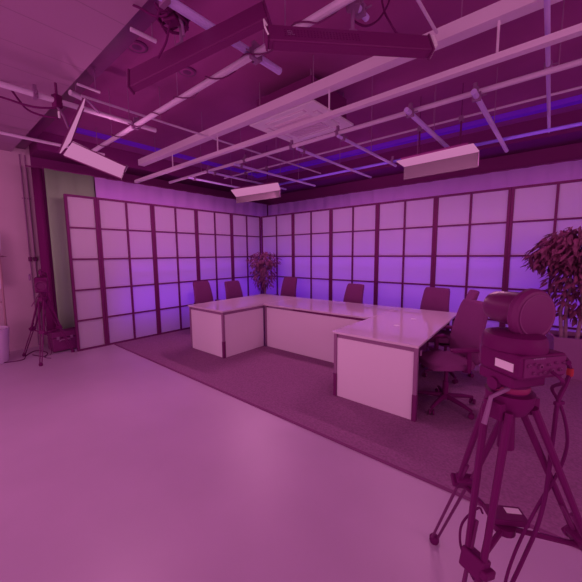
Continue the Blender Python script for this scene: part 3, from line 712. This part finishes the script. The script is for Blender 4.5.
cable('long black cable sagging across the top edge into the clump', [atd(115, -14, 2.3), atd(128, 2, 2.3), atd(140, 8, 2.2), atd(155, 16, 2.1), pc_], .008)
cable('black cable arcing above the right batten', [atd(352, 20, 2.05), atd(365, 26, 2.1), atd(378, 20, 2.2), atd(388, 4, 2.3), atd(392, -12, 2.4)], .007)
cable('black cable dropping onto the right batten from above', [atd(380, -12, 2.3), atd(384, 10, 2.25), atd(392, 26, 2.2), atd(400, 38, 2.2)], .007)
cable('upper black cable crossing the white tiles at the left edge', [atd(-14, 84, 3.2), atd(0, 83, 3.2), atd(9, 87, 3.2), atd(18, 99, 3.2), atd(28, 110, 3.2), atd(44, 116, 3.2), atd(58, 118, 3.2)], .010)
cable('lower black cable crossing the white tiles at the left edge', [atd(-14, 93, 3.1), atd(4, 98, 3.1), atd(22, 104, 3.1), atd(38, 107.5, 3.1), atd(56, 108, 3.12)], .010)
jb = thing('pipe_clamp', 'dark clamp assembly on the pipe left of the tilted soft light', 'clamp', atx(57, 101.5, 2.45))
pj = atx(57, 101.5, 2.45)
MB().box(pj, (.07, .07, .12), rotz(.3)).build('body', BLACKG, jb, bev=.01)
MB().tube([pj+UZ*.06, pj+UZ*.17], .012, 8).build('spigot', BLACK, jb)
MB().tube([pj-UZ*.05, pj+Vector((.05, .03, -.14)), pj+Vector((.08, .06, -.26))], .012, 8).build('lever', CLAMP, jb)
MB().tube([pj+Vector((.03, 0, -.10)), pj+Vector((.03, 0, -.16))], .010, 8).build('knob', STEEL, jb)

# ------------------------------------------------------------------ light
w = bpy.data.worlds.new('studio_ambience'); SC.world = w; w.use_nodes = True
bgn = w.node_tree.nodes['Background']; bgn.inputs[0].default_value = (*LC, 1); bgn.inputs[1].default_value = .47
def area(name, loc, to, sx, sy, watt, col=LC, spread=PI):
    l = bpy.data.lights.new(name, 'AREA'); l.shape = 'RECTANGLE'; l.size = sx; l.size_y = sy; l.energy = watt; l.color = col; l.spread = spread
    o = bpy.data.objects.new(name, l); COL.objects.link(o); o.location = loc
    o.rotation_euler = (Vector(to)-Vector(loc)).to_track_quat('-Z', 'Y').to_euler(); return o
def spot(name, loc, to, watt, ang, blend=1, rad=.15, col=LC):
    l = bpy.data.lights.new(name, 'SPOT'); l.energy = watt; l.spot_size = math.radians(ang); l.spot_blend = blend; l.shadow_soft_size = rad; l.color = col
    o = bpy.data.objects.new(name, l); COL.objects.link(o); o.location = loc
    o.rotation_euler = (Vector(to)-Vector(loc)).to_track_quat('-Z', 'Y').to_euler(); return o
area('unseen_fill_bank', (6.6, -8.6, 3.1), (3.0, -1.5, .8), 2.4, .8, 15)  # unseen fill lights added behind the camera
area('unseen_fill_bank', (2.2, -8.4, 3.1), (2.6, -2.5, .6), 2.4, .8, 8)
# added area lights with no fixture, brightening the curtains and screens
area('added_wash_fill', (3.8, -2.0, 2.80), (3.8, .3, 1.9), 6.0, .2, 18.5, spread=math.radians(125))
area('added_wash_fill', (1.9, -2.9, 2.80), (-.2, -2.9, 1.9), 3.8, .2, 15, spread=math.radians(125))
# unseen area lights added behind the camera to brighten the ceiling
area('unseen_up_fill', (2.2, -8.4, .9), (2.8, -3.0, 3.4), 1.8, .8, 27)
area('unseen_fill_bank', (9.8, -5.2, 2.4), (2.5, -2.6, .5), 2.0, 1.0, 28)  # unseen fill added from the right to brighten the desk sides
area('unseen_up_fill', (5.0, -9.0, .9), (5.2, -2.6, 3.4), 1.2, .6, 16)
# the bulbs of the three soft lights
for k in range(4):
    spot('soft_bulb', (4.58+.26*k, -1.66, 2.86), (5.2, -3.4, 0), 15, 118, .8, .0)
    spot('soft_bulb', (.98+.27*k, -1.62+.02*k, 2.86), (3.4, -3.7, 0), 22, 118, .8, .0)
    spot('soft_bulb', (2.42+.09*k, -5.0+.07*k, 2.62-.03*k), (4.3, -5.3, 0), 11, 150, .8, .0)
spot('soft_bulb', (2.50, -4.72, 2.80), (2.9, -4.1, 3.7), 4, 165, .8, .0)
BL = (.16, .01, 1.0)
area('curtain_batten_light', (4.3, .16, 1.3), (4.3, .66, 2.8), 8.4, .1, 9, BL)
area('curtain_batten_light', (-.10, -1.7, 1.3), (-.4, -1.7, 2.8), 3.8, .1, 2.4, BL)
area('floor_batten_light', (-.34, -1.9, .76), (.05, -1.9, .78), 3.7, .7, 7.5, BL)
bl = bpy.data.objects['floor_batten_light']
area('floor_batten_light', (4.3, .56, .85), (4.3, -.02, .87), 8.4, .7, 19, BL)

SC.view_settings.view_transform = 'Standard'; SC.view_settings.look = 'None'; SC.view_settings.exposure = 0; SC.view_settings.gamma = 1
SC.view_settings.use_curve_mapping = False
SC.cycles.use_denoising = True
SC.cycles.max_bounces = 8; SC.cycles.diffuse_bounces = 5; SC.cycles.glossy_bounces = 4
SC.cycles.sample_clamp_indirect = 4
